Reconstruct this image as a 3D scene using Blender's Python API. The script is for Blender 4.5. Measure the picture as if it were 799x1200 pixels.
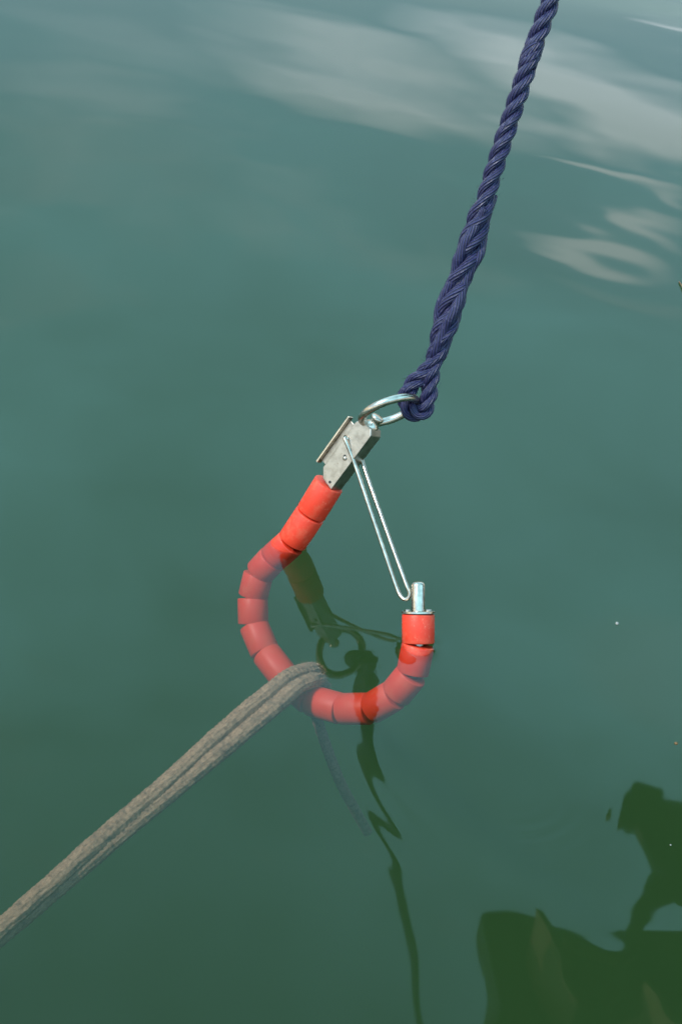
import bpy, bmesh, math, random
import numpy as np
from mathutils import Vector, Matrix, noise

random.seed(7)
rng = np.random.default_rng(7)
for o in list(bpy.data.objects):
    bpy.data.objects.remove(o)
scene = bpy.context.scene
col = scene.collection
R = math.radians

# ------------------------------------------------------------------ camera
cam_d = bpy.data.cameras.new('camera')
cam = bpy.data.objects.new('camera', cam_d)
col.objects.link(cam)
cam_d.sensor_fit = 'HORIZONTAL'
cam_d.sensor_width = 24.0
cam_d.lens = 1500.0 / 799.0 * 24.0
cam_d.clip_start = 0.05
cam_d.clip_end = 6000
rx = Vector((0.98236, 0.10992, 0.15129)); up = Vector((-0.1870, 0.57743, 0.79475)); fw = Vector((0, 0.80902, -0.58779))
cam.matrix_world = Matrix(((rx.x, up.x, -fw.x, 0), (rx.y, up.y, -fw.y, 0), (rx.z, up.z, -fw.z, 0.9597), (0, 0, 0, 1)))
scene.camera = cam

# ------------------------------------------------------------------ sun and sky
SUN = Vector((-0.62, -0.30, 0.76)).normalized()          # towards the sun
sun_el = math.asin(SUN.z)
sun_az = math.atan2(SUN.x, SUN.y)
sd = bpy.data.lights.new('sun', 'SUN')
sd.energy = 2.3
sd.angle = R(0.55)
sd.color = (1.0, 0.955, 0.88)
so = bpy.data.objects.new('sun', sd)
col.objects.link(so)
so.rotation_euler = SUN.to_track_quat('Z', 'Y').to_euler()
so.location = SUN * 40

world = bpy.data.worlds.new('World')
scene.world = world
world.use_nodes = True
wn, wl = world.node_tree.nodes, world.node_tree.links
wn.clear()


class NG:
    """small helper to write node graphs"""
    def __init__(s, tree): s.n, s.l = tree.nodes, tree.links
    def add(s, t, **kw):
        n = s.n.new(t)
        for k, v in kw.items(): setattr(n, k, v)
        return n
    def put(s, sock, v):
        if isinstance(v, bpy.types.NodeSocket): s.l.new(v, sock)
        elif v is not None: sock.default_value = v
    def m(s, op, a, b=None, c=None, clamp=False):
        n = s.add('ShaderNodeMath', operation=op, use_clamp=clamp)
        for i, v in enumerate((a, b, c)): s.put(n.inputs[i], v)
        return n.outputs[0]
    def noise(s, vec, scale, detail=4, rough=.5, dist=0., dim='3D'):
        n = s.add('ShaderNodeTexNoise', noise_dimensions=dim)
        s.put(n.inputs['Vector'], vec)
        n.inputs['Scale'].default_value = scale; n.inputs['Detail'].default_value = detail
        n.inputs['Roughness'].default_value = rough; n.inputs['Distortion'].default_value = dist
        return n.outputs['Fac']
    def ramp(s, fac, stops):
        n = s.add('ShaderNodeValToRGB')
        cr = n.color_ramp
        while len(cr.elements) < len(stops): cr.elements.new(.5)
        for e, (p, c) in zip(cr.elements, stops):
            e.position = p; e.color = tuple(c) + (1,) if len(c) == 3 else c
        s.put(n.inputs['Fac'], fac)
        return n.outputs['Color']
    def mix(s, fac, a, b, blend='MIX'):
        n = s.add('ShaderNodeMix', data_type='RGBA', blend_type=blend)
        s.put(n.inputs[0], fac); s.put(n.inputs[6], a); s.put(n.inputs[7], b)
        return n.outputs[2]
    def sep(s, v):
        n = s.add('ShaderNodeSeparateXYZ'); s.put(n.inputs[0], v); return n.outputs
    def comb(s, x, y, z):
        n = s.add('ShaderNodeCombineXYZ')
        for i, v in enumerate((x, y, z)): s.put(n.inputs[i], v)
        return n.outputs[0]


g = NG(world.node_tree)
sky = g.add('ShaderNodeTexSky', sky_type='NISHITA', sun_disc=False)
sky.sun_elevation = sun_el
sky.sun_rotation = sun_az
sky.air_density = 1.4
sky.dust_density = 0.6
sky.ozone_density = 2.0
tc = g.add('ShaderNodeTexCoord')
dx, dy, dz = g.sep(tc.outputs['Generated'])
az = g.m('MULTIPLY', g.m('ARCTAN2', dx, dy), 57.2958)
el = g.m('MULTIPLY', g.m('ARCSINE', dz), 57.2958)
# long streaky clouds: coordinates stretched along the horizon, warped by noise
cv = g.comb(g.m('MULTIPLY', az, 0.055), g.m('MULTIPLY', el, 0.17), 0.0)
wa = g.noise(cv, 1.1, 4, .55)
wb = g.noise(g.comb(g.m('ADD', g.m('MULTIPLY', az, 0.055), 31.7), g.m('MULTIPLY', el, 0.17), 4.0), 1.1, 4, .55)
azw = g.m('ADD', az, g.m('MULTIPLY', g.m('SUBTRACT', wa, .5), 7.0))
elw = g.m('ADD', el, g.m('MULTIPLY', g.m('SUBTRACT', wb, .5), 2.6))


def cloud(ca, ce, ra, re, tilt, amp):
    x = g.m('SUBTRACT', azw, ca); y = g.m('SUBTRACT', elw, ce)
    c, s_ = math.cos(R(tilt)), math.sin(R(tilt))
    xr = g.m('ADD', g.m('MULTIPLY', x, c / ra), g.m('MULTIPLY', y, s_ / ra))
    yr = g.m('SUBTRACT', g.m('MULTIPLY', y, c / re), g.m('MULTIPLY', x, s_ / re))
    d2 = g.m('ADD', g.m('MULTIPLY', xr, xr), g.m('MULTIPLY', yr, yr))
    return g.m('MULTIPLY', g.m('SUBTRACT', 1.15, d2), amp, clamp=False)


blobs = [(6.5, 16.3, 8.2, 2.3, 13, 1.0), (10.2, 17.6, 6.2, 2.3, 12, 1.15), (9.0, 20.7, 3.6, .50, 5, 1.15), (-2.0, 17.6, 9.0, 2.6, 11, .78),
         (1.0, 14.6, 4.0, .8, 8, .6), (-14.5, 19.6, 5.5, 2.0, 4, .34), (10.0, 12.0, 2.6, .7, 10, .8), (-7.0, 14.6, 5.0, .7, 4, .25), (-13.0, 23.5, 5.0, 1.2, 3, .18), (-12.0, 16.8, 7.0, 2.0, 5, .26),
         (12.0, 23.5, 5.0, 1.0, 5, .26), (18.5, 38.0, 5.0, 2.2, 5, .26), (27.0, 15.0, 7.0, 2.5, 5, .9), (-33.0, 17.0, 8.0, 2.2, 4, .8),
         (48.0, 22.0, 9.0, 3.0, 2, .8), (-60.0, 20.0, 10.0, 3.2, 3, .9), (80.0, 18.0, 10.0, 3.0, 0, .8)]
cov = None
for b in blobs:
    v = g.m('MAXIMUM', cloud(*b), 0.0)
    cov = v if cov is None else g.m('MAXIMUM', cov, v)
# the rest of the sky: thin scattered cloud from the same noise
gen = g.noise(g.comb(g.m('MULTIPLY', az, 0.03), g.m('MULTIPLY', el, 0.075), 9.0), 1.3, 5, .58)
genc = g.m('MULTIPLY', g.m('SUBTRACT', gen, .60, clamp=True), 2.2)
fine = g.noise(g.comb(g.m('MULTIPLY', az, 0.12), g.m('MULTIPLY', el, 0.42), 2.0), 1.6, 5, .6)
cov = g.m('MULTIPLY', g.m('POWER', cov, 1.35), g.m('ADD', .35, g.m('MULTIPLY', fine, 1.2)))
cov = g.m('MAXIMUM', cov, genc)
cov = g.m('MULTIPLY', cov, g.m('MULTIPLY', g.m('ADD', el, 1.0), .2, clamp=True), clamp=True)
bg_sky = g.add('ShaderNodeBackground'); g.put(bg_sky.inputs[0], sky.outputs[0]); bg_sky.inputs[1].default_value = 0.135
bg_cl = g.add('ShaderNodeBackground'); bg_cl.inputs[0].default_value = (0.80, 0.91, 1.04, 1); bg_cl.inputs[1].default_value = 1.35
# thin high veil over the whole upper sky
bg_v = g.add('ShaderNodeBackground'); bg_v.inputs[0].default_value = (0.43, .96, 1.18, 1); bg_v.inputs[1].default_value = 1.75
vn = g.noise(g.comb(g.m('MULTIPLY', az, 0.022), g.m('MULTIPLY', el, 0.034), 5.0), 1.7, 5, .55)
vn2 = g.noise(g.comb(g.m('MULTIPLY', az, 0.07), g.m('MULTIPLY', el, 0.14), 11.0), 1.0, 4, .55)
thick = g.sep(g.ramp(g.m('MULTIPLY', el, 1 / 90.0), [(12 / 90, (0, 0, 0)), (20 / 90, (.18, .18, .18)), (28 / 90, (.47, .47, .47)), (38 / 90, (.90, .90, .90)),
                     (46 / 90, (.76, .76, .76)), (58 / 90, (.41, .41, .41)), (75 / 90, (.38, .38, .38))]))[0]
veil = g.m('MULTIPLY', thick, g.m('ADD', g.m('ADD', .21, g.m('MULTIPLY', vn, .34)), g.m('MULTIPLY', vn2, 1.25)), clamp=True)
mv = g.add('ShaderNodeMixShader'); g.put(mv.inputs[0], veil)
wl.new(bg_sky.outputs[0], mv.inputs[1]); wl.new(bg_v.outputs[0], mv.inputs[2])
mx = g.add('ShaderNodeMixShader'); g.put(mx.inputs[0], cov)
wl.new(mv.outputs[0], mx.inputs[1]); wl.new(bg_cl.outputs[0], mx.inputs[2])
wo = g.add('ShaderNodeOutputWorld'); wl.new(mx.outputs[0], wo.inputs['Surface'])

scene.view_settings.view_transform = 'Standard'
scene.view_settings.look = 'None'
scene.view_settings.exposure = 0.5
scene.view_settings.gamma = 1.0
scene.render.engine = 'CYCLES'
cy = scene.cycles
cy.use_denoising = True
cy.max_bounces = 10
cy.volume_bounces = 3
cy.transparent_max_bounces = 16
cy.glossy_bounces = 4
cy.caustics_reflective = False
cy.caustics_refractive = False
cy.sample_clamp_indirect = 6.0


# ------------------------------------------------------------------ helpers
def material(name):
    m = bpy.data.materials.new(name); m.use_nodes = True
    b = m.node_tree.nodes['Principled BSDF']
    return m, NG(m.node_tree), b


def mesh_obj(name, verts, faces, mat, parent=None, smooth=True, uvs=None):
    me = bpy.data.meshes.new(name)
    me.from_pydata([tuple(v) for v in verts], [], faces)
    if uvs is not None:
        l = me.uv_layers.new(name='uv')
        idx = np.zeros(len(me.loops), dtype=np.int32); me.loops.foreach_get('vertex_index', idx)
        l.data.foreach_set('uv', np.asarray(uvs, dtype=np.float32)[idx].ravel())
    me.polygons.foreach_set('use_smooth', [smooth] * len(me.polygons))
    me.materials.append(mat)
    o = bpy.data.objects.new(name, me); col.objects.link(o)
    if parent: link_to(o, parent)
    return o


def bm_obj(name, bm, mat, parent=None, smooth=False):
    me = bpy.data.meshes.new(name)
    bmesh.ops.recalc_face_normals(bm, faces=bm.faces[:])
    bm.to_mesh(me); bm.free()
    me.polygons.foreach_set('use_smooth', [smooth] * len(me.polygons))
    me.materials.append(mat)
    o = bpy.data.objects.new(name, me); col.objects.link(o)
    if parent: link_to(o, parent)
    return o


def link_to(o, parent):
    o.parent = parent
    if parent.type == 'EMPTY': o.matrix_parent_inverse = Matrix.Translation(-parent.location)


def empty(name, loc, label, cat):
    o = bpy.data.objects.new(name, None); o.empty_display_size = .05
    o.location = loc; col.objects.link(o)
    o['label'] = label; o['category'] = cat
    return o


def spline(pts, step):
    """Catmull-Rom through pts, resampled to an even step"""
    P = np.array([2 * np.array(pts[0]) - np.array(pts[1])] + [np.array(p) for p in pts] + [2 * np.array(pts[-1]) - np.array(pts[-2])], float)
    out = []
    for i in range(1, len(P) - 2):
        for t in np.linspace(0, 1, 24, endpoint=False):
            a, b, c, d = P[i - 1:i + 3]
            out.append(.5 * ((2 * b) + (c - a) * t + (2 * a - 5 * b + 4 * c - d) * t * t + (3 * b - a - 3 * c + d) * t ** 3))
    out.append(P[-2]); out = np.array(out)
    s = np.concatenate([[0], np.cumsum(np.linalg.norm(np.diff(out, axis=0), axis=1))])
    n = max(2, int(round(s[-1] / step)) + 1)
    q = np.linspace(0, s[-1], n)
    return np.stack([np.interp(q, s, out[:, k]) for k in range(3)], 1), q


def frames(P):
    T = np.gradient(P, axis=0); T /= np.linalg.norm(T, axis=1)[:, None]
    N = np.zeros_like(P)
    a = np.array([0.3, -1, 0.2]); a -= T[0] * (a @ T[0]); N[0] = a / np.linalg.norm(a)
    for i in range(1, len(P)):
        v = N[i - 1] - T[i] * (N[i - 1] @ T[i]); N[i] = v / np.linalg.norm(v)
    return T, N, np.cross(T, N)


def tube(P, rad, seg=12, caps=True, rfun=None, vscale=1.0):
    """verts, faces, uvs of a tube along P"""
    P = np.asarray(P, float)
    rad = np.full(len(P), rad) if np.isscalar(rad) else np.asarray(rad)
    T, N, B = frames(P)
    s = np.concatenate([[0], np.cumsum(np.linalg.norm(np.diff(P, axis=0), axis=1))])
    V, U, Fc = [], [], []
    for i in range(len(P)):
        for j in range(seg):
            a = 2 * math.pi * j / seg
            r = rad[i] if rfun is None else rad[i] * rfun(s[i], a)
            V.append(P[i] + r * (math.cos(a) * N[i] + math.sin(a) * B[i])); U.append((abs(j / seg * 2 - 1), s[i] * vscale))
    for i in range(len(P) - 1):
        for j in range(seg):
            k = (j + 1) % seg
            Fc.append((i * seg + j, i * seg + k, (i + 1) * seg + k, (i + 1) * seg + j))
    if caps:
        V.append(P[0]); U.append((0, 0)); c0 = len(V) - 1
        V.append(P[-1]); U.append((0, s[-1] * vscale)); c1 = len(V) - 1
        b = (len(P) - 1) * seg
        for j in range(seg):
            k = (j + 1) % seg
            Fc.append((c0, k, j)); Fc.append((c1, b + j, b + k))
    return V, Fc, U


def lathe(profile, origin, axis, seg=28):
    """profile of (along, radius) turned about axis through origin"""
    ax = Vector(axis).normalized()
    n = ax.orthogonal().normalized(); b = ax.cross(n)
    V, Fc = [], []
    for (h, r) in profile:
        for j in range(seg):
            a = 2 * math.pi * j / seg
            V.append(Vector(origin) + ax * h + (n * math.cos(a) + b * math.sin(a)) * r)
    for i in range(len(profile) - 1):
        for j in range(seg):
            k = (j + 1) % seg
            Fc.append((i * seg + j, i * seg + k, (i + 1) * seg + k, (i + 1) * seg + j))
    Fc.append(tuple(reversed(range(seg)))); Fc.append(tuple(range((len(profile) - 1) * seg, len(profile) * seg)))
    return V, Fc


# ------------------------------------------------------------------ materials
def mat_water():
    m = bpy.data.materials.new('green harbour water'); m.use_nodes = True
    q = NG(m.node_tree); q.n.clear()
    fr = q.add('ShaderNodeFresnel'); fr.inputs['IOR'].default_value = 1.37
    tr = q.add('ShaderNodeBsdfTransparent'); tr.inputs[0].default_value = (1, 1, 1, 1)
    gl = q.add('ShaderNodeBsdfGlossy'); gl.inputs['Color'].default_value = (1, 1, 1, 1); gl.inputs['Roughness'].default_value = .027
    ms = q.add('ShaderNodeMixShader')
    q.l.new(fr.outputs[0], ms.inputs[0]); q.l.new(tr.outputs[0], ms.inputs[1]); q.l.new(gl.outputs[0], ms.inputs[2])
    dens = .95
    vs = q.add('ShaderNodeVolumeScatter'); va = q.add('ShaderNodeVolumeAbsorption')
    c = (0.122, 0.252, 0.088, 1)
    vs.inputs['Color'].default_value = c; va.inputs['Color'].default_value = c
    vs.inputs['Density'].default_value = dens; va.inputs['Density'].default_value = dens
    vs.inputs['Anisotropy'].default_value = 0.0
    ad = q.add('ShaderNodeAddShader'); q.l.new(vs.outputs[0], ad.inputs[0]); q.l.new(va.outputs[0], ad.inputs[1])
    out = q.add('ShaderNodeOutputMaterial')
    q.l.new(ms.outputs[0], out.inputs['Surface']); q.l.new(ad.outputs[0], out.inputs['Volume'])
    return m


def mat_bead():
    m, q, b = material('orange red float plastic')
    t = q.add('ShaderNodeTexCoord')
    n1 = q.noise(t.outputs['Object'], 60, 5, .6)
    n2 = q.noise(t.outputs['Object'], 420, 3, .6)
    oi = q.add('ShaderNodeObjectInfo')
    c = q.mix(q.m('MULTIPLY', n1, .8), (0.74, 0.038, 0.015, 1), (0.82, 0.058, 0.025, 1))
    c = q.mix(q.m('MULTIPLY', oi.outputs['Random'], .3), c, (0.64, 0.035, 0.016, 1))
    q.put(b.inputs['Base Color'], c)
    q.put(b.inputs['Roughness'], q.m('ADD', .36, q.m('MULTIPLY', n2, .18)))
    # scuffs, chalky fading and a film of slime
    n3 = q.noise(t.outputs['Object'], 38, 6, .72)
    sc = q.noise(t.outputs['Object'], 170, 6, .8, 1.2)
    c = q.mix(q.m('MULTIPLY', q.m('SUBTRACT', n3, .50, clamp=True), 3.4, clamp=True), c, (0.72, 0.14, 0.075, 1))
    c = q.mix(q.m('MULTIPLY', q.m('SUBTRACT', sc, .58, clamp=True), 5.0, clamp=True), c, (0.80, 0.26, 0.17, 1))
    c = q.mix(q.m('MULTIPLY', q.m('SUBTRACT', .40, sc, clamp=True), 3.5, clamp=True), c, (0.30, 0.035, 0.018, 1))
    # splashed wet just above the water: darker and glossier
    geo = q.add('ShaderNodeNewGeometry')
    hz = q.sep(geo.outputs['Position'])[2]
    wet = q.m('SUBTRACT', 1.0, q.m('MULTIPLY', q.m('ADD', hz, q.m('MULTIPLY', q.m('SUBTRACT', n3, .5), .022)), 70.0), clamp=True)
    c = q.mix(q.m('MULTIPLY', wet, .38), c, (0.50, 0.022, 0.007, 1))
    q.put(b.inputs['Base Color'], c)
    q.put(b.inputs['Roughness'], q.m('SUBTRACT', q.m('ADD', .38, q.m('MULTIPLY', n2, .2)), q.m('MULTIPLY', q.m('MULTIPLY', wet, q.m('GREATER_THAN', hz, -.002)), .30)))
    bp = q.add('ShaderNodeBump'); bp.inputs['Strength'].default_value = .25; bp.inputs['Distance'].default_value = .001
    q.put(bp.inputs['Height'], q.m('ADD', n1, q.m('MULTIPLY', n2, .3)))
    q.l.new(bp.outputs[0], b.inputs['Normal'])
    b.inputs['Specular IOR Level'].default_value = 0.35
    return m


def mat_steel(name, base, rough, scratch):
    m, q, b = material(name)
    t = q.add('ShaderNodeTexCoord')
    n1 = q.noise(t.outputs['Object'], 90, 5, .65)
    mp = q.add('ShaderNodeMapping'); mp.inputs['Scale'].default_value = (900, 900, 40)
    q.l.new(t.outputs['Object'], mp.inputs[0])
    n2 = q.noise(mp.outputs[0], 1.0, 3, .6)
    dark = q.ramp(n1, [(.30, tuple(.62 * x for x in base)), (.60, base)])
    n4 = q.noise(t.outputs['Object'], 300, 5, .75)
    dark = q.mix(q.m('MULTIPLY', q.m('SUBTRACT', n4, .60, clamp=True), 6.0, clamp=True), dark, (.20, .13, .085, 1))
    q.put(b.inputs['Base Color'], dark)
    b.inputs['Metallic'].default_value = 1.0
    q.put(b.inputs['Roughness'], q.m('ADD', rough, q.m('MULTIPLY', n1, .16)))
    bp = q.add('ShaderNodeBump'); bp.inputs['Strength'].default_value = scratch; bp.inputs['Distance'].default_value = .0006
    q.put(bp.inputs['Height'], q.m('ADD', n2, n1)); q.l.new(bp.outputs[0], b.inputs['Normal'])
    return m


def mat_blue_rope():
    m, q, b = material('navy polypropylene rope')
    uv = q.add('ShaderNodeUVMap')
    u, v, _ = q.sep(uv.outputs[0])
    # yarns of the strand, twisted against the lay
    ph = q.m('ADD', q.m('MULTIPLY', u, 5.0), q.m('MULTIPLY', v, 95.0))
    yarn = q.m('ADD', q.m('MULTIPLY', q.m('SINE', q.m('MULTIPLY', ph, 6.2832)), .5), .5)
    t = q.add('ShaderNodeTexCoord')
    fib = q.noise(q.comb(q.m('MULTIPLY', ph, 9.0), q.m('MULTIPLY', v, 60.0), 0.0), 1.0, 4, .65)
    n = q.noise(t.outputs['Object'], 260, 4, .6)
    c = q.mix(q.m('MULTIPLY', q.m('MULTIPLY', fib, yarn), 1.2, clamp=True), (0.006, 0.005, 0.028, 1), (0.054, 0.047, 0.165, 1))
    c = q.mix(q.m('MULTIPLY', q.m('SUBTRACT', n, .56, clamp=True), 3.5, clamp=True), c, (0.14, 0.115, 0.21, 1))
    q.put(b.inputs['Base Color'], c)
    b.inputs['Roughness'].default_value = .38
    bp = q.add('ShaderNodeBump'); bp.inputs['Strength'].default_value = .7; bp.inputs['Distance'].default_value = .0018
    q.put(bp.inputs['Height'], q.m('ADD', yarn, q.m('MULTIPLY', fib, .9)))
    q.l.new(bp.outputs[0], b.inputs['Normal'])
    return m


def mat_brown_rope(name, tint=(1, 1, 1)):
    m, q, b = material(name)
    t = q.add('ShaderNodeTexCoord')
    uv = q.add('ShaderNodeUVMap'); u, v, _ = q.sep(uv.outputs[0])
    n1 = q.noise(t.outputs['Object'], 70, 6, .7)
    n2 = q.noise(t.outputs['Object'], 260, 4, .75)
    fib = q.noise(q.comb(q.m('ADD', q.m('MULTIPLY', u, 26.0), q.m('MULTIPLY', v, 60.0)), q.m('MULTIPLY', v, 75.0), 0.0), 1.0, 4, .7)
    tt = lambda c: tuple(a * k for a, k in zip(c, tint)) + (1,)
    c = q.mix(q.m('MULTIPLY', q.m('SUBTRACT', q.m('ADD', n2, fib), .62), 1.35, clamp=True), tt((.115, .056, .028)), tt((.60, .355, .21)))
    c = q.mix(q.m('MULTIPLY', q.m('SUBTRACT', n1, .53, clamp=True), 4.4, clamp=True), c, tt((.085, .058, .040)))
    q.put(b.inputs['Base Color'], c)
    b.inputs['Roughness'].default_value = .9
    bp = q.add('ShaderNodeBump'); bp.inputs['Strength'].default_value = .9; bp.inputs['Distance'].default_value = .002
    q.put(bp.inputs['Height'], q.m('ADD', fib, n2)); q.l.new(bp.outputs[0], b.inputs['Normal'])
    return m


def mat_plain(name, c1, c2, scale, rough, metal=0.0):
    m, q, b = material(name)
    t = q.add('ShaderNodeTexCoord')
    n = q.noise(t.outputs['Object'], scale, 5, .6)
    q.put(b.inputs['Base Color'], q.mix(n, tuple(c1) + (1,), tuple(c2) + (1,)))
    b.inputs['Roughness'].default_value = rough; b.inputs['Metallic'].default_value = metal
    return m


M_water = mat_water()
M_bead = mat_bead()
M_steel = mat_steel('brushed stainless steel', (.47, .415, .36), .27, .25)
M_bright = mat_steel('polished stainless rod', (.66, .56, .47), .17, .06)
M_blue = mat_blue_rope()
M_cord = mat_brown_rope('weathered brown rope')
M_tail = mat_brown_rope('old violet grey line', (.75, .72, 1.0))

# ------------------------------------------------------------------ water
def axis(lo, hi, step, near_lo, near_hi, far, g1, g2):
    """even core, slowly widening out to near_*, then quickly out to the horizon"""
    def grow(a, lim, sgn):
        d, out = step, []
        while abs(a) < far:
            d *= g1 if sgn * (lim - a) > 0 else g2
            a += sgn * d; out.append(a)
        return out
    return np.array(grow(lo, near_lo, -1)[::-1] + list(np.arange(lo, hi + 1e-6, step)) + grow(hi, near_hi, 1))


GX = axis(-.36, .46, .0034, -1.3, 1.3, 1500, 1.016, 1.10)
GY = axis(.62, 1.42, .0034, .2, 5.0, 1500, 1.011, 1.10)
X, Y = np.meshgrid(GX, GY)


def hfun(X, Y):
    h = np.zeros_like(X)
    r = np.random.default_rng(3)
    dist = np.hypot(X - .05, Y - 1.1)
    # slow swell in several directions
    for k in range(26):
        lam = .16 * (1.19 ** (k * .75))
        ang = r.uniform(-.9, .9) + (math.pi if r.random() < .5 else 0) + math.pi / 2
        slope = .0022 * (.6 + r.random()) * (1.15 if lam > .5 else .42)
        kx, ky = 2 * math.pi / lam * math.cos(ang), 2 * math.pi / lam * math.sin(ang)
        fade = np.exp(-(dist / (lam * 14)) ** 2)
        h += slope * lam / (2 * math.pi) * np.sin(kx * X + ky * Y + r.uniform(0, 6.28)) * fade
    # wind riffle further out
    for k in range(34):
        lam = .07 * 1.075 ** k
        ang = math.pi / 2 + r.normal(0, .55)
        kx, ky = 2 * math.pi / lam * math.cos(ang), 2 * math.pi / lam * math.sin(ang)
        amt = np.clip((Y - 1.55) / 1.0, 0, 1) * np.exp(-(dist / (lam * 26)) ** 2)
        patch = .5 + .5 * np.sin(X * r.uniform(1, 3) + Y * r.uniform(1, 3) + r.uniform(0, 6.3))
        h += .0013 * lam / (2 * math.pi) * np.sin(kx * X + ky * Y + r.uniform(0, 6.28)) * amt * patch
    # fine capillary waves in loose patches
    for k in range(12):
        lam = r.uniform(.035, .10); ang = r.uniform(0, math.pi)
        kx, ky = 2 * math.pi / lam * math.cos(ang), 2 * math.pi / lam * math.sin(ang)
        px, py = r.uniform(-.3, .5), r.uniform(.6, 1.6)
        h += .0028 * lam / (2 * math.pi) * np.sin(kx * X + ky * Y) * np.exp(-((X - px) / .16) ** 2 - ((Y - py) / .12) ** 2)
    for k in range(10):
        lam = r.uniform(.03, .07); ang = math.pi / 2 + r.normal(0, .5)
        kx, ky = 2 * math.pi / lam * math.cos(ang), 2 * math.pi / lam * math.sin(ang)
        px, py = r.uniform(.22, .50), r.uniform(.62, .90)
        h += .0036 * lam / (2 * math.pi) * np.sin(kx * X + ky * Y + k) * np.exp(-((X - px) / .07) ** 2 - ((Y - py) / .06) ** 2)
    # fading rings from a drop to the right of the hook
    d = np.hypot(X - .215, Y - .925)
    ang = np.arctan2(Y - .925, X - .215)
    w = np.exp(-((d - .085) / .034) ** 2) * (.12 + np.clip(np.cos(ang + 1.0), 0, 1) ** 2)
    h += .00007 * w * np.sin(2 * math.pi * d / .017)
    # cross ripples running through the mirror image of the rope
    d = np.hypot(X - .30, Y - 1.02)
    w = np.exp(-((X - .10) / .06) ** 2 - ((Y - .865) / .06) ** 2)
    h += .00007 * w * np.sin(2 * math.pi * (d / .026)) + .00004 * w * np.sin(2 * math.pi * (X * 34 + Y * 22))
    h += .0037 * np.tanh((X - .08) / .28) / (1 + np.exp((Y - .83) / .06)) * np.exp(-(dist / 3.0) ** 2)
    # small rings round what stands in the water
    for (cx, cy_, a) in ((-.052, 1.241, .00003), (.1146, 1.104, .00003)):
        d = np.hypot(X - cx, Y - cy_)
        h += a * np.exp(-np.clip(d - .018, 0, None) / .035) * np.sin(2 * math.pi * d / .024)
        h += .0020 * np.exp(-np.clip(d - .0185, 0, None) / .0045)
    return h


Z = hfun(X, Y)
ny, nx = X.shape
V = np.stack([X.ravel(), Y.ravel(), Z.ravel()], 1)
i = np.arange(ny * nx).reshape(ny, nx)
Q = np.stack([i[:-1, :-1].ravel(), i[:-1, 1:].ravel(), i[1:, 1:].ravel(), i[1:, :-1].ravel()], 1)
rim = list(i[0, :]) + list(i[1:, -1]) + list(i[-1, -2::-1]) + list(i[-2:0:-1, 0])      # counter-clockwise
DEPTH = -7.0
low = V[rim].copy(); low[:, 2] = DEPTH
nv = len(V)
faces = Q.tolist()
n = len(rim)
for k in range(n):
    k2 = (k + 1) % n
    faces.append((int(rim[k2]), int(rim[k]), nv + k, nv + k2))
faces.append(tuple(nv + k for k in range(n))[::-1])
water = mesh_obj('water', np.concatenate([V, low]), faces, M_water, smooth=True)
water['kind'] = 'structure'

# ------------------------------------------------------------------ the mooring hook
KN = [(-0.0201, 1.2622, 0.0818), (-0.0357, 1.2508, 0.04), (-0.0522, 1.241, -0.0003), (-0.0718, 1.24, -0.0299), (-0.0866, 1.237, -0.0559),
      (-0.0886, 1.2225, -0.0838), (-0.0811, 1.2014, -0.1095), (-0.0594, 1.1736, -0.1268), (-0.0292, 1.1441, -0.135), (0.0066, 1.1147, -0.1351),
      (0.0442, 1.0935, -0.1186), (0.0768, 1.0797, -0.0962), (0.1007, 1.0783, -0.0648), (0.1146, 1.0846, -0.0343), (0.1146, 1.1023, -0.0038), (0.1081, 1.1233, 0.0234)]
KN = [Vector(p) for p in KN]
hook = empty('mooring_hook', (-0.05, 1.241, 0.0), 'steel mooring hook strung with orange red float beads, half sunk in the green water', 'mooring hook')
RB = .0188
for k in range(len(KN) - 1):
    a, b = KN[k], KN[k + 1]
    L = (b - a).length; ax = (b - a) / L
    over = .0008
    r = RB * random.uniform(.985, 1.012)
    f = .0013
    prof = [(-over * 0 + .0008, r * .36), (.0008, r - f * 1.2), (.0008 + f * .35, r - f * .35), (.0008 + f, r), (L * .5, r * 1.006), (L - .0008 - f, r), (L - .0008 - f * .35, r - f * .35), (L - .0008, r - f * 1.2), (L - .0008, r * .36)]
    jit = Vector((random.uniform(-1, 1), random.uniform(-1, 1), random.uniform(-1, 1))) * .012
    v, fc = lathe(prof, a, (ax + jit * .6).normalized(), 30)
    ob = mesh_obj('bead', v, fc, M_bead, hook, True)
    mdf = ob.modifiers.new('edge', 'EDGE_SPLIT'); mdf.split_angle = R(50)
P, _ = spline([KN[0] + (KN[0] - KN[1]) * .4] + KN + [KN[-1] + (KN[-1] - KN[-2]) * .1], .008)
v, fc, uv = tube(P, .0065, 10)
mesh_obj('core_rod', v, fc, M_steel, hook)

# hinge block: folded steel box at the top of the beads
S = Vector((0.4013, 0.1901, 0.896)); EL = Vector((-0.7025, 0.6916, 0.1679)); ER = Vector((0.5878, 0.6968, -0.4111))
RG = Vector((-0.0164, 1.2452, 0.0837))


def loc(s, l, r): return RG + S * s + EL * l + ER * r


def plate(pts_sl, r0, r1, bev=.0008):
    """prism over a polygon in the (s, l) plane between depths r0 and r1"""
    bm = bmesh.new()
    lo = [bm.verts.new(loc(s, l, r0)) for s, l in pts_sl]; hi = [bm.verts.new(loc(s, l, r1)) for s, l in pts_sl]
    bm.faces.new(lo); bm.faces.new(hi[::-1])
    for k in range(len(lo)):
        k2 = (k + 1) % len(lo); bm.faces.new((lo[k], hi[k], hi[k2], lo[k2]))
    bmesh.ops.recalc_face_normals(bm, faces=bm.faces[:])
    bmesh.ops.bevel(bm, geom=bm.edges[:], offset=bev, segments=2, affect='EDGES', profile=.6)
    return bm


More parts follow.
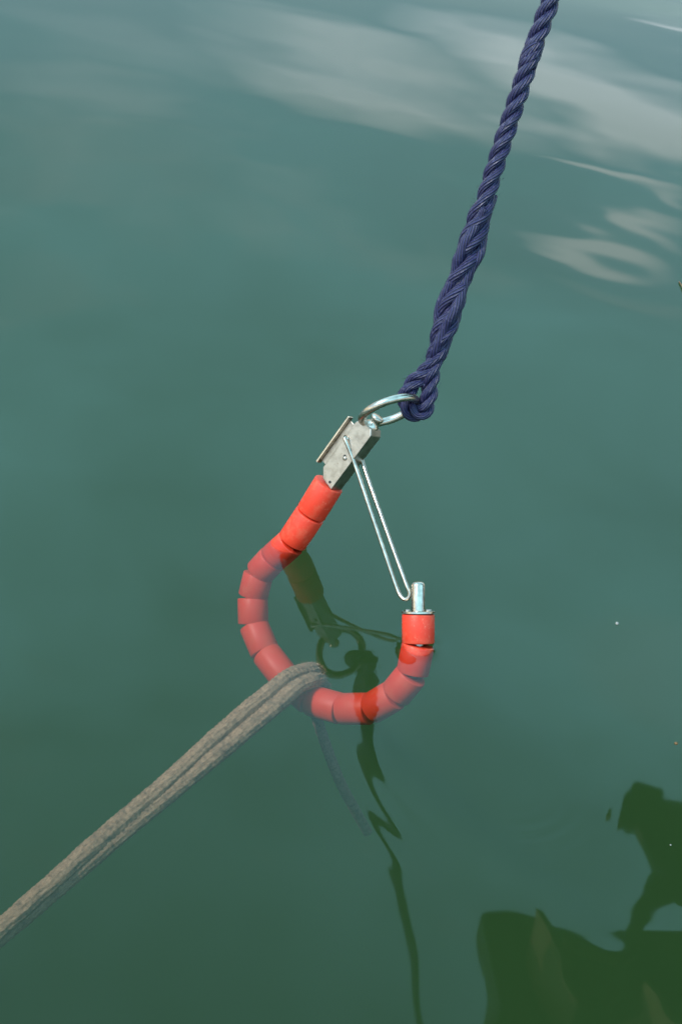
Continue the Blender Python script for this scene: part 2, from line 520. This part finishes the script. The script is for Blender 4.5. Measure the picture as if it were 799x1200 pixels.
def box_slr(s0, s1, l0, l1, r0, r1, bev=.0008):
    return plate([(s0, l0), (s1, l0), (s1, l1), (s0, l1)], r0, r1, bev)


block = bm_obj('hinge_block', plate([(.000, .001), (.084, .0), (.090, .005), (.090, .022), (.083, .028), (.012, .028), (.002, .019)], 0, .021, .0011), M_steel, hook)
bm_obj('flange', box_slr(.016, .078, .0285, .0365, .002, .0042, .0005), M_steel, block)
bm_obj('flange', box_slr(.012, .082, .0368, .0392, -.0035, .0052, .0006), M_bright, block)


def rivet(s, l, r, dep, mat, name):
    v, fc = lathe([(0, r), (dep * .6, r), (dep, r * .7), (dep * 1.15, r * .2)], loc(s, l, -.0002), -ER, 16)
    return mesh_obj(name, v, fc, mat, block)


M_dark = mat_plain('dark drilled hole', (.015, .015, .014), (.03, .028, .025), 200, .7)
rivet(.0595, .0245, .0034, .0022, M_bright, 'rivet')
rivet(.041, .0105, .0026, .0014, M_steel, 'rivet')
v, fc = lathe([(0, .0017), (.0003, .0017), (.0006, .0012)], loc(.043, .0125, -.0002), -ER, 12)
mesh_obj('hole', v, fc, M_dark, block)
v, fc = lathe([(0, .0018), (.0003, .0018), (.0005, .0012)], loc(.006, .008, -.0002), -ER, 12)
mesh_obj('hole', v, fc, M_dark, block)

# wire gate: one bent rod from the block to the open tip
h1 = loc(.0595, .0245, -.003); h2 = loc(.0570, .0215, .0225)
gate_pts = [loc(.0595, .0245, .004), h1, Vector((0.0050, 1.2535, 0.1222)), Vector((0.0400, 1.2055, 0.0797)), Vector((0.0775, 1.1540, 0.0345)),
            Vector((0.0865, 1.1425, 0.0268)), Vector((0.0925, 1.1390, 0.0275)), Vector((0.0952, 1.1420, 0.0345)), Vector((0.0872, 1.1520, 0.0430)),
            Vector((0.0512, 1.2068, 0.0795)), Vector((0.0178, 1.2610, 0.1125)), h2, loc(.0575, .0220, .017)]
P, _ = spline(gate_pts, .003)
v, fc, uv = tube(P, .0024, 10)
mesh_obj('wire_gate', v, fc, M_bright, hook)

# swivel and ring
RC = Vector((0.033, 1.2794, 0.1866)); RM = Vector((0.8643, 0.2436, 0.44)).normalized(); RQ = Vector((0.1926, 0.6479, -0.737)); RQ = (RQ - RM * RQ.dot(RM)).normalized()
top = loc(.090, .013, .0105)
v, fc = lathe([(-.004, .0085), (.002, .0085), (.003, .0065), (.008, .0062), (.010, .0078), (.013, .0078), (.014, .006)], top, S, 24)
mesh_obj('swivel', v, fc, M_bright, hook)
ring_pts = []
for k in range(64):
    a = 2 * math.pi * k / 64
    ring_pts.append(RC + RM * math.cos(a) * .0335 + RQ * math.sin(a) * .0315)
seg = 14
V2, F2 = [], []
rn = RM.cross(RQ)
for k, p in enumerate(ring_pts):
    out = (p - RC).normalized()
    for j in range(seg):
        a = 2 * math.pi * j / seg
        V2.append(p + (out * math.cos(a) + rn * math.sin(a)) * .0047)
for k in range(64):
    for j in range(seg):
        F2.append((k * seg + j, k * seg + (j + 1) % seg, ((k + 1) % 64) * seg + (j + 1) % seg, ((k + 1) % 64) * seg + j))
mesh_obj('ring', V2, F2, M_bright, hook)

# steel cap and stud on the open tip
TA = (KN[-1] - KN[-2]).normalized(); TE = KN[-1]
v, fc = lathe([(.0, .0185), (.0003, .0195), (.0022, .0195), (.0026, .0188)], TE, TA, 32)
cap = mesh_obj('end_cap', v, fc, M_bright, hook)
cap.modifiers.new('edge', 'EDGE_SPLIT').split_angle = R(40)
v, fc = lathe([(.002, .0078), (.032, .0078), (.0345, .0068), (.0358, .0048), (.0362, .001)], TE, TA, 24)
st = mesh_obj('stud', v, fc, M_bright, cap)
st.modifiers.new('edge', 'EDGE_SPLIT').split_angle = R(60)
sidev = rx - TA * rx.dot(TA); sidev.normalize()
for sgn, rr in ((-1, .0032), (1, .0038)):
    v, fc = lathe([(.0024, rr), (.0060, rr), (.0066, rr * .7)], TE + sidev * sgn * .0118 - Vector((0, .003, 0)), TA, 8)
    mesh_obj('nut', v, fc, M_steel, cap, False)

# ------------------------------------------------------------------ blue rope
RS = .0052
rope_axis = [(0.0731, 1.3142, 0.2459), (0.0782, 1.3325, 0.2857), (0.0826, 1.3501, 0.3241), (0.0867, 1.3679, 0.3628), (0.0925, 1.386, 0.4023),
             (0.0987, 1.4126, 0.4603), (0.1054, 1.4357, 0.5106), (0.1136, 1.4647, 0.5736), (0.1206, 1.4842, 0.6158)]
far_end = [(0.2409, 1.8153, 1.3341), (0.3611, 2.1465, 2.0523), (0.4814, 2.4777, 2.7705), (0.545, 2.653, 3.15)]
loop = [(0.0731, 1.3142, 0.2459), (0.0707, 1.3099, 0.2387), (0.0648, 1.3042, 0.2291), (0.055, 1.2983, 0.2188), (0.0498, 1.2922, 0.2085), (0.0495, 1.2864, 0.1989), (0.0552, 1.2817, 0.1913), (0.0654, 1.2799, 0.1888), (0.0730, 1.2829, 0.1942), (0.0748, 1.2886, 0.2037), (0.0742, 1.2948, 0.214), (0.0733, 1.301, 0.2242), (0.0730, 1.3080, 0.2350), (0.0731, 1.3142, 0.2459)]
down = far_end[::-1] + rope_axis[::-1]
Pd, sd_ = spline(down, .003)
Pl, sl_ = spline(loop, .0022)
Pu, su_ = spline(rope_axis[:6], .003)
base = np.concatenate([Pd, Pl[1:], Pu[1:]])
nD, nL, nU = len(Pd), len(Pl) - 1, len(Pu) - 1
T_, N_, B_ = frames(base)
sarc = np.concatenate([[0], np.cumsum(np.linalg.norm(np.diff(base, axis=0), axis=1))])
sD = sarc[nD - 1]; sL = sarc[nD + nL - 1]; sE = sarc[-1]
SLAY = .084; SPL = .190                                                   # length of the splice above the eye


def smooth(a, b, x):
    t = min(1, max(0, (x - a) / (b - a))); return t * t * (3 - 2 * t)


blue = empty('blue_rope', (0.06, 1.283, 0.19), 'navy blue three strand rope spliced round the steel ring, running up out of the picture', 'rope')
# frame on the shared splice axis that both passes use: fixed reference directions
def ref(t):
    t = Vector(t).normalized(); n_ = (rx - t * rx.dot(t)).normalized(); return n_, t.cross(n_)


for k in range(3):
    pts, rad = [], []
    ph = 2 * math.pi * k / 3
    for i_ in range(len(base)):
        s = sarc[i_]; p = Vector(base[i_]); t = T_[i_]
        if s <= sD:                                           # coming down to the eye
            d = sD - s                                        # distance above the throat
            w = smooth(SPL, SPL - .03, d) * smooth(-.004, .026, d)
            orb = RS * (1.13 + .55 * w)
            lay = d / .062 if d > SPL else (d / SLAY + SPL * (1 / .062 - 1 / SLAY))
            n_, b_ = ref(t)
            a = ph - 2 * math.pi * lay
            rr = RS * (1 + .16 * w)
        elif s <= sL:                                         # round the eye
            d = s - sD
            a = ph + 2 * math.pi * d / .058 - 2 * math.pi * SPL * (1 / .062 - 1 / SLAY)
            orb = RS * 1.13
            n_, b_ = ref(T_[nD - 1])
            n_, b_ = Vector(N_[i_]), Vector(B_[i_])
            n0, b0 = ref(T_[nD - 1]); off = math.atan2(Vector(B_[nD - 1]).dot(n0), Vector(N_[nD - 1]).dot(n0))
            a = a + off
            rr = RS * .90
        else:                                                 # tucked back up through the splice
            d = s - sL
            lim = SPL - .018 * k + .006
            if d > lim: break
            w = smooth(0, .026, d)
            n_, b_ = ref(-Vector(t))
            lay0 = SPL * (1 / .062 - 1 / SLAY)
            drift = .22 * d / SLAY                             # the tucks run steeper than the lay, over one strand and under the next
            a = ph + math.pi / 3 - 2 * math.pi * (drift + lay0)
            orb = RS * (1.13 + (.92 + .50 * math.cos(2 * math.pi * 1.5 * ((d + (1 / 6) * SLAY) * .78 / SLAY))) * w) * (1 + .25 * smooth(lim - .02, lim, d))
            rr = RS * (1.12 - .35 * smooth(lim - .03, lim, d))
        near = smooth(SPL + .05, SPL, abs(s - (sD + sL) / 2))
        rr *= 1 + (.05 + .09 * near) * noise.noise(Vector((s * 75, k * 9.1, 0)))
        orb *= 1 + (.03 + .08 * near) * noise.noise(Vector((s * 45, k * 5.3, 4)))
        a += (.06 + .22 * near) * noise.noise(Vector((s * 38, k * 3.7, 9)))
        pts.append(p + n_ * math.cos(a) * orb + b_ * math.sin(a) * orb); rad.append(rr)
    pts = np.array(pts)
    # soften the places where one section hands over to the next
    for _ in range(6):
        for c in (nD - 1, nD + nL - 1):
            lo_, hi_ = max(1, c - 9), min(len(pts) - 1, c + 10)
            pts[lo_:hi_] = .5 * pts[lo_:hi_] + .25 * (pts[lo_ - 1:hi_ - 1] + pts[lo_ + 1:hi_ + 1])
    v, fc, uv = tube(pts, np.array(rad), 12)
    mesh_obj('strand', v, fc, M_blue, blue, True, uv)
core_p = [Vector(p) for p, s_ in zip(base[:nD], sarc[:nD]) if sD - s_ < SPL - .01]
v, fc, uv = tube(np.array(core_p), RS * 1.5, 10)
mesh_obj('splice_core', v, fc, M_blue, blue, True, uv)
# a few fibres standing off the strands
V3, F3 = [], []
for _ in range(1500):
    i_ = random.randrange(nD - 250, len(base) - 5); p = Vector(base[i_])
    d = Vector(rng.normal(size=3)); t = Vector(T_[i_]); d = (d - t * d.dot(t)).normalized()
    q0 = p + d * (.0095 if sD - sarc[i_] > SPL else .0135); q1 = q0 + d * random.uniform(.001, .0042) + t * random.uniform(-.005, .005)
    w = t.cross(d) * .00034
    b0 = len(V3); V3 += [q0 - w, q0 + w, q1]; F3.append((b0, b0 + 1, b0 + 2))
fz = mesh_obj('fibres', V3, F3, M_blue, blue); fz['kind'] = 'stuff'

# ------------------------------------------------------------------ brown double rope
C1 = [(0.0070, 1.1890, -0.184), (0.0110, 1.1735, -0.152), (0.0010, 1.1430, -0.113), (-0.0220, 1.1145, -0.101), (-0.0425, 1.0855, -0.104), (-0.0644, 1.0572, -0.113), (-0.0946, 1.0130, -0.125),
      (-0.1306, 0.9604, -0.143), (-0.1873, 0.8871, -0.172), (-0.2405, 0.8150, -0.2), (-0.292, 0.7500, -0.23), (-0.3641, 0.6590, -0.27)]
C2 = [(0.0150, 1.1770, -0.184), (0.0180, 1.1570, -0.152), (0.0085, 1.1290, -0.115), (-0.0095, 1.1040, -0.104), (-0.0285, 1.0725, -0.106), (-0.0502, 1.0445, -0.116), (-0.0812, 1.0048, -0.130),
      (-0.1204, 0.9570, -0.149), (-0.1800, 0.8862, -0.180), (-0.2375, 0.8155, -0.212), (-0.2925, 0.7525, -0.244), (-0.3655, 0.6625, -0.286)]
brown = empty('brown_rope', (0.0, 1.12, -0.11), 'weathered brown rope, doubled, looped round the sunken beads and running to lower left', 'rope')
hairs_v, hairs_f = [], []
for idx, C in enumerate((C1, C2)):
    P, s = spline(C, .0016)
    rc = .0096
    def rf(sv, a, idx=idx):
        tw = .075 * math.sin(5 * a + 2 * math.pi * sv / .012) * math.sin(5 * a - 2 * math.pi * sv / .012)     # braid
        nz = .075 * noise.noise(Vector((sv * 90, math.cos(a) * 1.6, math.sin(a) * 1.6 + idx * 7))) + .05 * noise.noise(Vector((sv * 300, math.cos(a) * 4, math.sin(a) * 4 + idx * 3)))
        return 1 + tw + nz
    v, fc, uv = tube(P, rc, 44, rfun=rf)
    mesh_obj('cord', v, fc, M_cord, brown, True, uv)
    T2, N2, B2 = frames(P)
    for _ in range(2600):
        i_ = random.randrange(2, len(P) - 2); a = random.uniform(0, 2 * math.pi)
        d = Vector(N2[i_]) * math.cos(a) + Vector(B2[i_]) * math.sin(a); t = Vector(T2[i_])
        p0 = Vector(P[i_]) + d * rc * .95; ln = random.uniform(.0015, .0050)
        p1 = p0 + d * ln + t * random.uniform(-.004, .004) + Vector(rng.normal(size=3)) * .0008
        w = t.cross(d) * .0004
        b0 = len(hairs_v); hairs_v += [p0 - w, p0 + w, p1]; hairs_f.append((b0, b0 + 1, b0 + 2))
fz = mesh_obj('fuzz', hairs_v, hairs_f, M_cord, brown); fz['kind'] = 'stuff'

# the faint line hanging below the beads
P, s = spline([(0.0060, 1.1450, -0.160), (0.0225, 1.1313, -0.19), (0.0425, 1.123, -0.23), (0.0655, 1.1233, -0.28), (0.0915, 1.1384, -0.34), (0.1175, 1.1751, -0.42)], .004)
v, fc, uv = tube(P, .0068, 14, rfun=lambda sv, a: 1 + .07 * math.sin(3 * (a - 2 * math.pi * sv / .04)))
tail = mesh_obj('hanging_line', v, fc, M_tail, None, True, uv)
tail['label'] = 'dim violet grey line sinking below the bottom beads into the murk'; tail['category'] = 'line'

# ------------------------------------------------------------------ floating specks
M_seed = mat_plain('wet grey seed', (.10, .09, .07), (.42, .40, .36), 500, .5)
M_leaf = mat_plain('dead brown weed', (.10, .05, .018), (.19, .10, .035), 200, .7)


def speck(name, x, y, r, label, cat, mat):
    bm = bmesh.new()
    bmesh.ops.create_icosphere(bm, subdivisions=2, radius=r)
    for vv in bm.verts:
        n_ = noise.noise(vv.co * (1.3 / r) + Vector((x * 50, y * 50, 0)))
        vv.co *= 1 + .28 * n_; vv.co.z *= .62
        vv.co += Vector((x, y, float(hfun(np.array([x]), np.array([y]))[0]) + r * .18))
    o = bm_obj(name, bm, mat, None, True); o['label'] = label; o['category'] = cat
    return o


speck('floating_seed', .352, 1.2072, .0024, 'pale grey seed floating alone on the water right of the hook', 'seed', M_seed)
speck('floating_crumb', .4045, 1.0196, .0020, 'tiny dark crumb floating at the right edge above the reflected anchor', 'debris', M_leaf)
speck('floating_crumb', .3835, .8734, .0009, 'tiny pale crumb floating on the reflection of the anchor at the right', 'debris', M_seed)
P, s = spline([(.533, 2.235, .001), (.5385, 2.19, .0035), (.535, 2.14, .004), (.548, 2.07, .003), (.545, 1.99, .002), (.528, 1.93, .004), (.514, 1.87, .0045), (.4985, 1.80, .004), (.500, 1.76, .001)], .008)
v, fc, uv = tube(P, np.interp(np.linspace(0, 1, len(P)), [0, .2, .8, 1], [.001, .003, .0035, .001]), 8)
v = [p + np.array((.0025, 0, -.001)) for p in v]
tw = mesh_obj('floating_weed', v, fc, M_leaf, None, True, uv)
tw['label'] = 'brown strip of weed floating at the right edge of the picture'; tw['category'] = 'weed'

# ------------------------------------------------------------------ boat whose bow hangs over the water (seen mirrored)
M_hull = mat_plain('dull green hull paint', (.035, .04, .022), (.055, .055, .03), 2.0, .6)
M_deck = mat_plain('grey deck', (.18, .18, .17), (.26, .25, .23), 4.0, .8)
M_galv = mat_plain('galvanised anchor steel', (.10, .09, .06), (.16, .12, .07), 20, .7, .2)


def prism(poly, z0, z1, bev, top_scale=1.0):
    bm = bmesh.new()
    cx = sum(p[0] for p in poly) / len(poly); cyy = sum(p[1] for p in poly) / len(poly)
    lo = [bm.verts.new((x, y, z0)) for x, y in poly]
    hi = [bm.verts.new((cx + (x - cx) * top_scale, cyy + (y - cyy) * top_scale, z1)) for x, y in poly]
    bm.faces.new(lo); bm.faces.new(hi[::-1])
    for k in range(len(lo)):
        k2 = (k + 1) % len(lo); bm.faces.new((lo[k], hi[k], hi[k2], lo[k2]))
    bmesh.ops.recalc_face_normals(bm, faces=bm.faces[:])
    if bev: bmesh.ops.bevel(bm, geom=bm.edges[:], offset=bev, segments=2, affect='EDGES')
    return bm


boat = empty('boat', (4.0, 2.9, 0.0), 'moored boat whose bow overhangs the water, showing only as a dark green reflection', 'boat')
bow_poly = [(0.752, 3.155), (0.8596, 3.2086), (0.9712, 3.2419), (0.9847, 3.2128), (1.1138, 3.2338), (1.2843, 3.2481), (1.4258, 3.3203), (1.6358, 3.3842),
            (2.4, 3.55), (4.6, 3.9), (4.8, 2.0), (2.4, 2.15), (1.2, 2.38), (.70, 2.55), (.56, 2.66), (.80, 2.72), (0.790, 2.775), (0.770, 2.8651)]
bm_obj('bow_platform', prism(bow_poly, 3.10, 3.30, .008), M_hull, boat)
bm_obj('deck', prism([(.9, 3.05), (4.5, 3.7), (4.6, 2.2), (.9, 2.6)], 3.303, 3.34, .01), M_deck, boat)
M_board = mat_plain('tan mottle boards', (.34, .22, .10), (.55, .38, .20), 6.0, .8)  # boards added under the bow to catch sun and mottle its reflection
for (x0, y0, x1, y1, z0) in ((.90, 2.98, .985, 2.66, 2.72), (1.22, 2.66, 1.34, 2.44, 2.60), (1.05, 3.02, 1.32, 3.06, 2.93)):
    bm = bmesh.new(); tx, ty = x1 - x0, y1 - y0; ln = math.hypot(tx, ty); nx_, ny_ = -ty / ln * .028, tx / ln * .028
    lo = [bm.verts.new((px, py, z0)) for px, py in ((x0, y0), (x1, y1), (x1 + nx_, y1 + ny_), (x0 + nx_, y0 + ny_))]
    hi = [bm.verts.new((v_.co.x, v_.co.y, 3.098)) for v_ in lo]
    bm.faces.new(lo); bm.faces.new(hi[::-1])
    for k in range(4): bm.faces.new((lo[k], hi[k], hi[(k + 1) % 4], lo[(k + 1) % 4]))
    bm_obj('mottle_board', bm, M_board, boat)
# hull: sections from the stem back to where it stands in the water
secs = [(1.75, 2.90, .12, 3.0), (2.3, 2.90, .38, 1.9), (3.0, 2.90, .70, .7), (3.8, 2.9, .90, -.25), (4.8, 2.9, .98, -.4), (6.5, 2.9, 1.0, -.4)]
bm = bmesh.new(); rows = []
for (x, yc, hw, zk) in secs:
    rows.append([bm.verts.new((x, yc + hw * a, zk + (3.098 - zk) * b)) for a, b in ((-1, 1), (-.92, .6), (-.62, .22), (0, 0), (.62, .22), (.92, .6), (1, 1))])
for a, b in zip(rows[:-1], rows[1:]):
    for k in range(6): bm.faces.new((a[k], a[k + 1], b[k + 1], b[k]))
bm.faces.new(rows[0]); bm.faces.new(rows[-1][::-1])
for a, b in zip(rows[:-1], rows[1:]): bm.faces.new((a[0], b[0], b[6], a[6]))
bm_obj('hull', bm, M_hull, boat, False)

anchor = empty('anchor', (1.40, 3.35, 2.7), 'rusty anchor hung under the boat bow, showing only as a dark reflection', 'anchor')
bm_obj('fluke', prism([(1.3573, 3.7192), (1.4506, 3.7056), (1.4877, 3.6919), (1.4552, 3.6425), (1.54, 3.6592), (1.86, 3.66), (1.80, 3.30), (1.62, 3.21), (1.488, 3.1956), (1.4453, 3.217),
                       (1.425, 3.24), (1.40, 3.33), (1.3905, 3.4162), (1.36, 3.4514), (1.3302, 3.5003), (1.2811, 3.4753), (1.2635, 3.5146), (1.3079, 3.6148)], 2.70, 2.78, .012), M_galv, anchor)
bm_obj('shank', prism([(1.4453, 3.2150), (1.425, 3.238), (1.3845, 3.305), (1.3165, 3.1945), (1.2326, 3.0406), (1.2053, 2.9532), (1.2685, 2.9747), (1.3073, 3.0765), (1.3946, 3.1696)], 2.703, 2.765, .008), M_galv, anchor)
v, fc, uv = tube(spline([(1.24, 2.97, 2.74), (1.23, 2.92, 2.85), (1.25, 2.88, 3.0), (1.26, 2.87, 3.097)], .02)[0], .016, 8)
mesh_obj('chain_link', v, fc, M_galv, anchor)
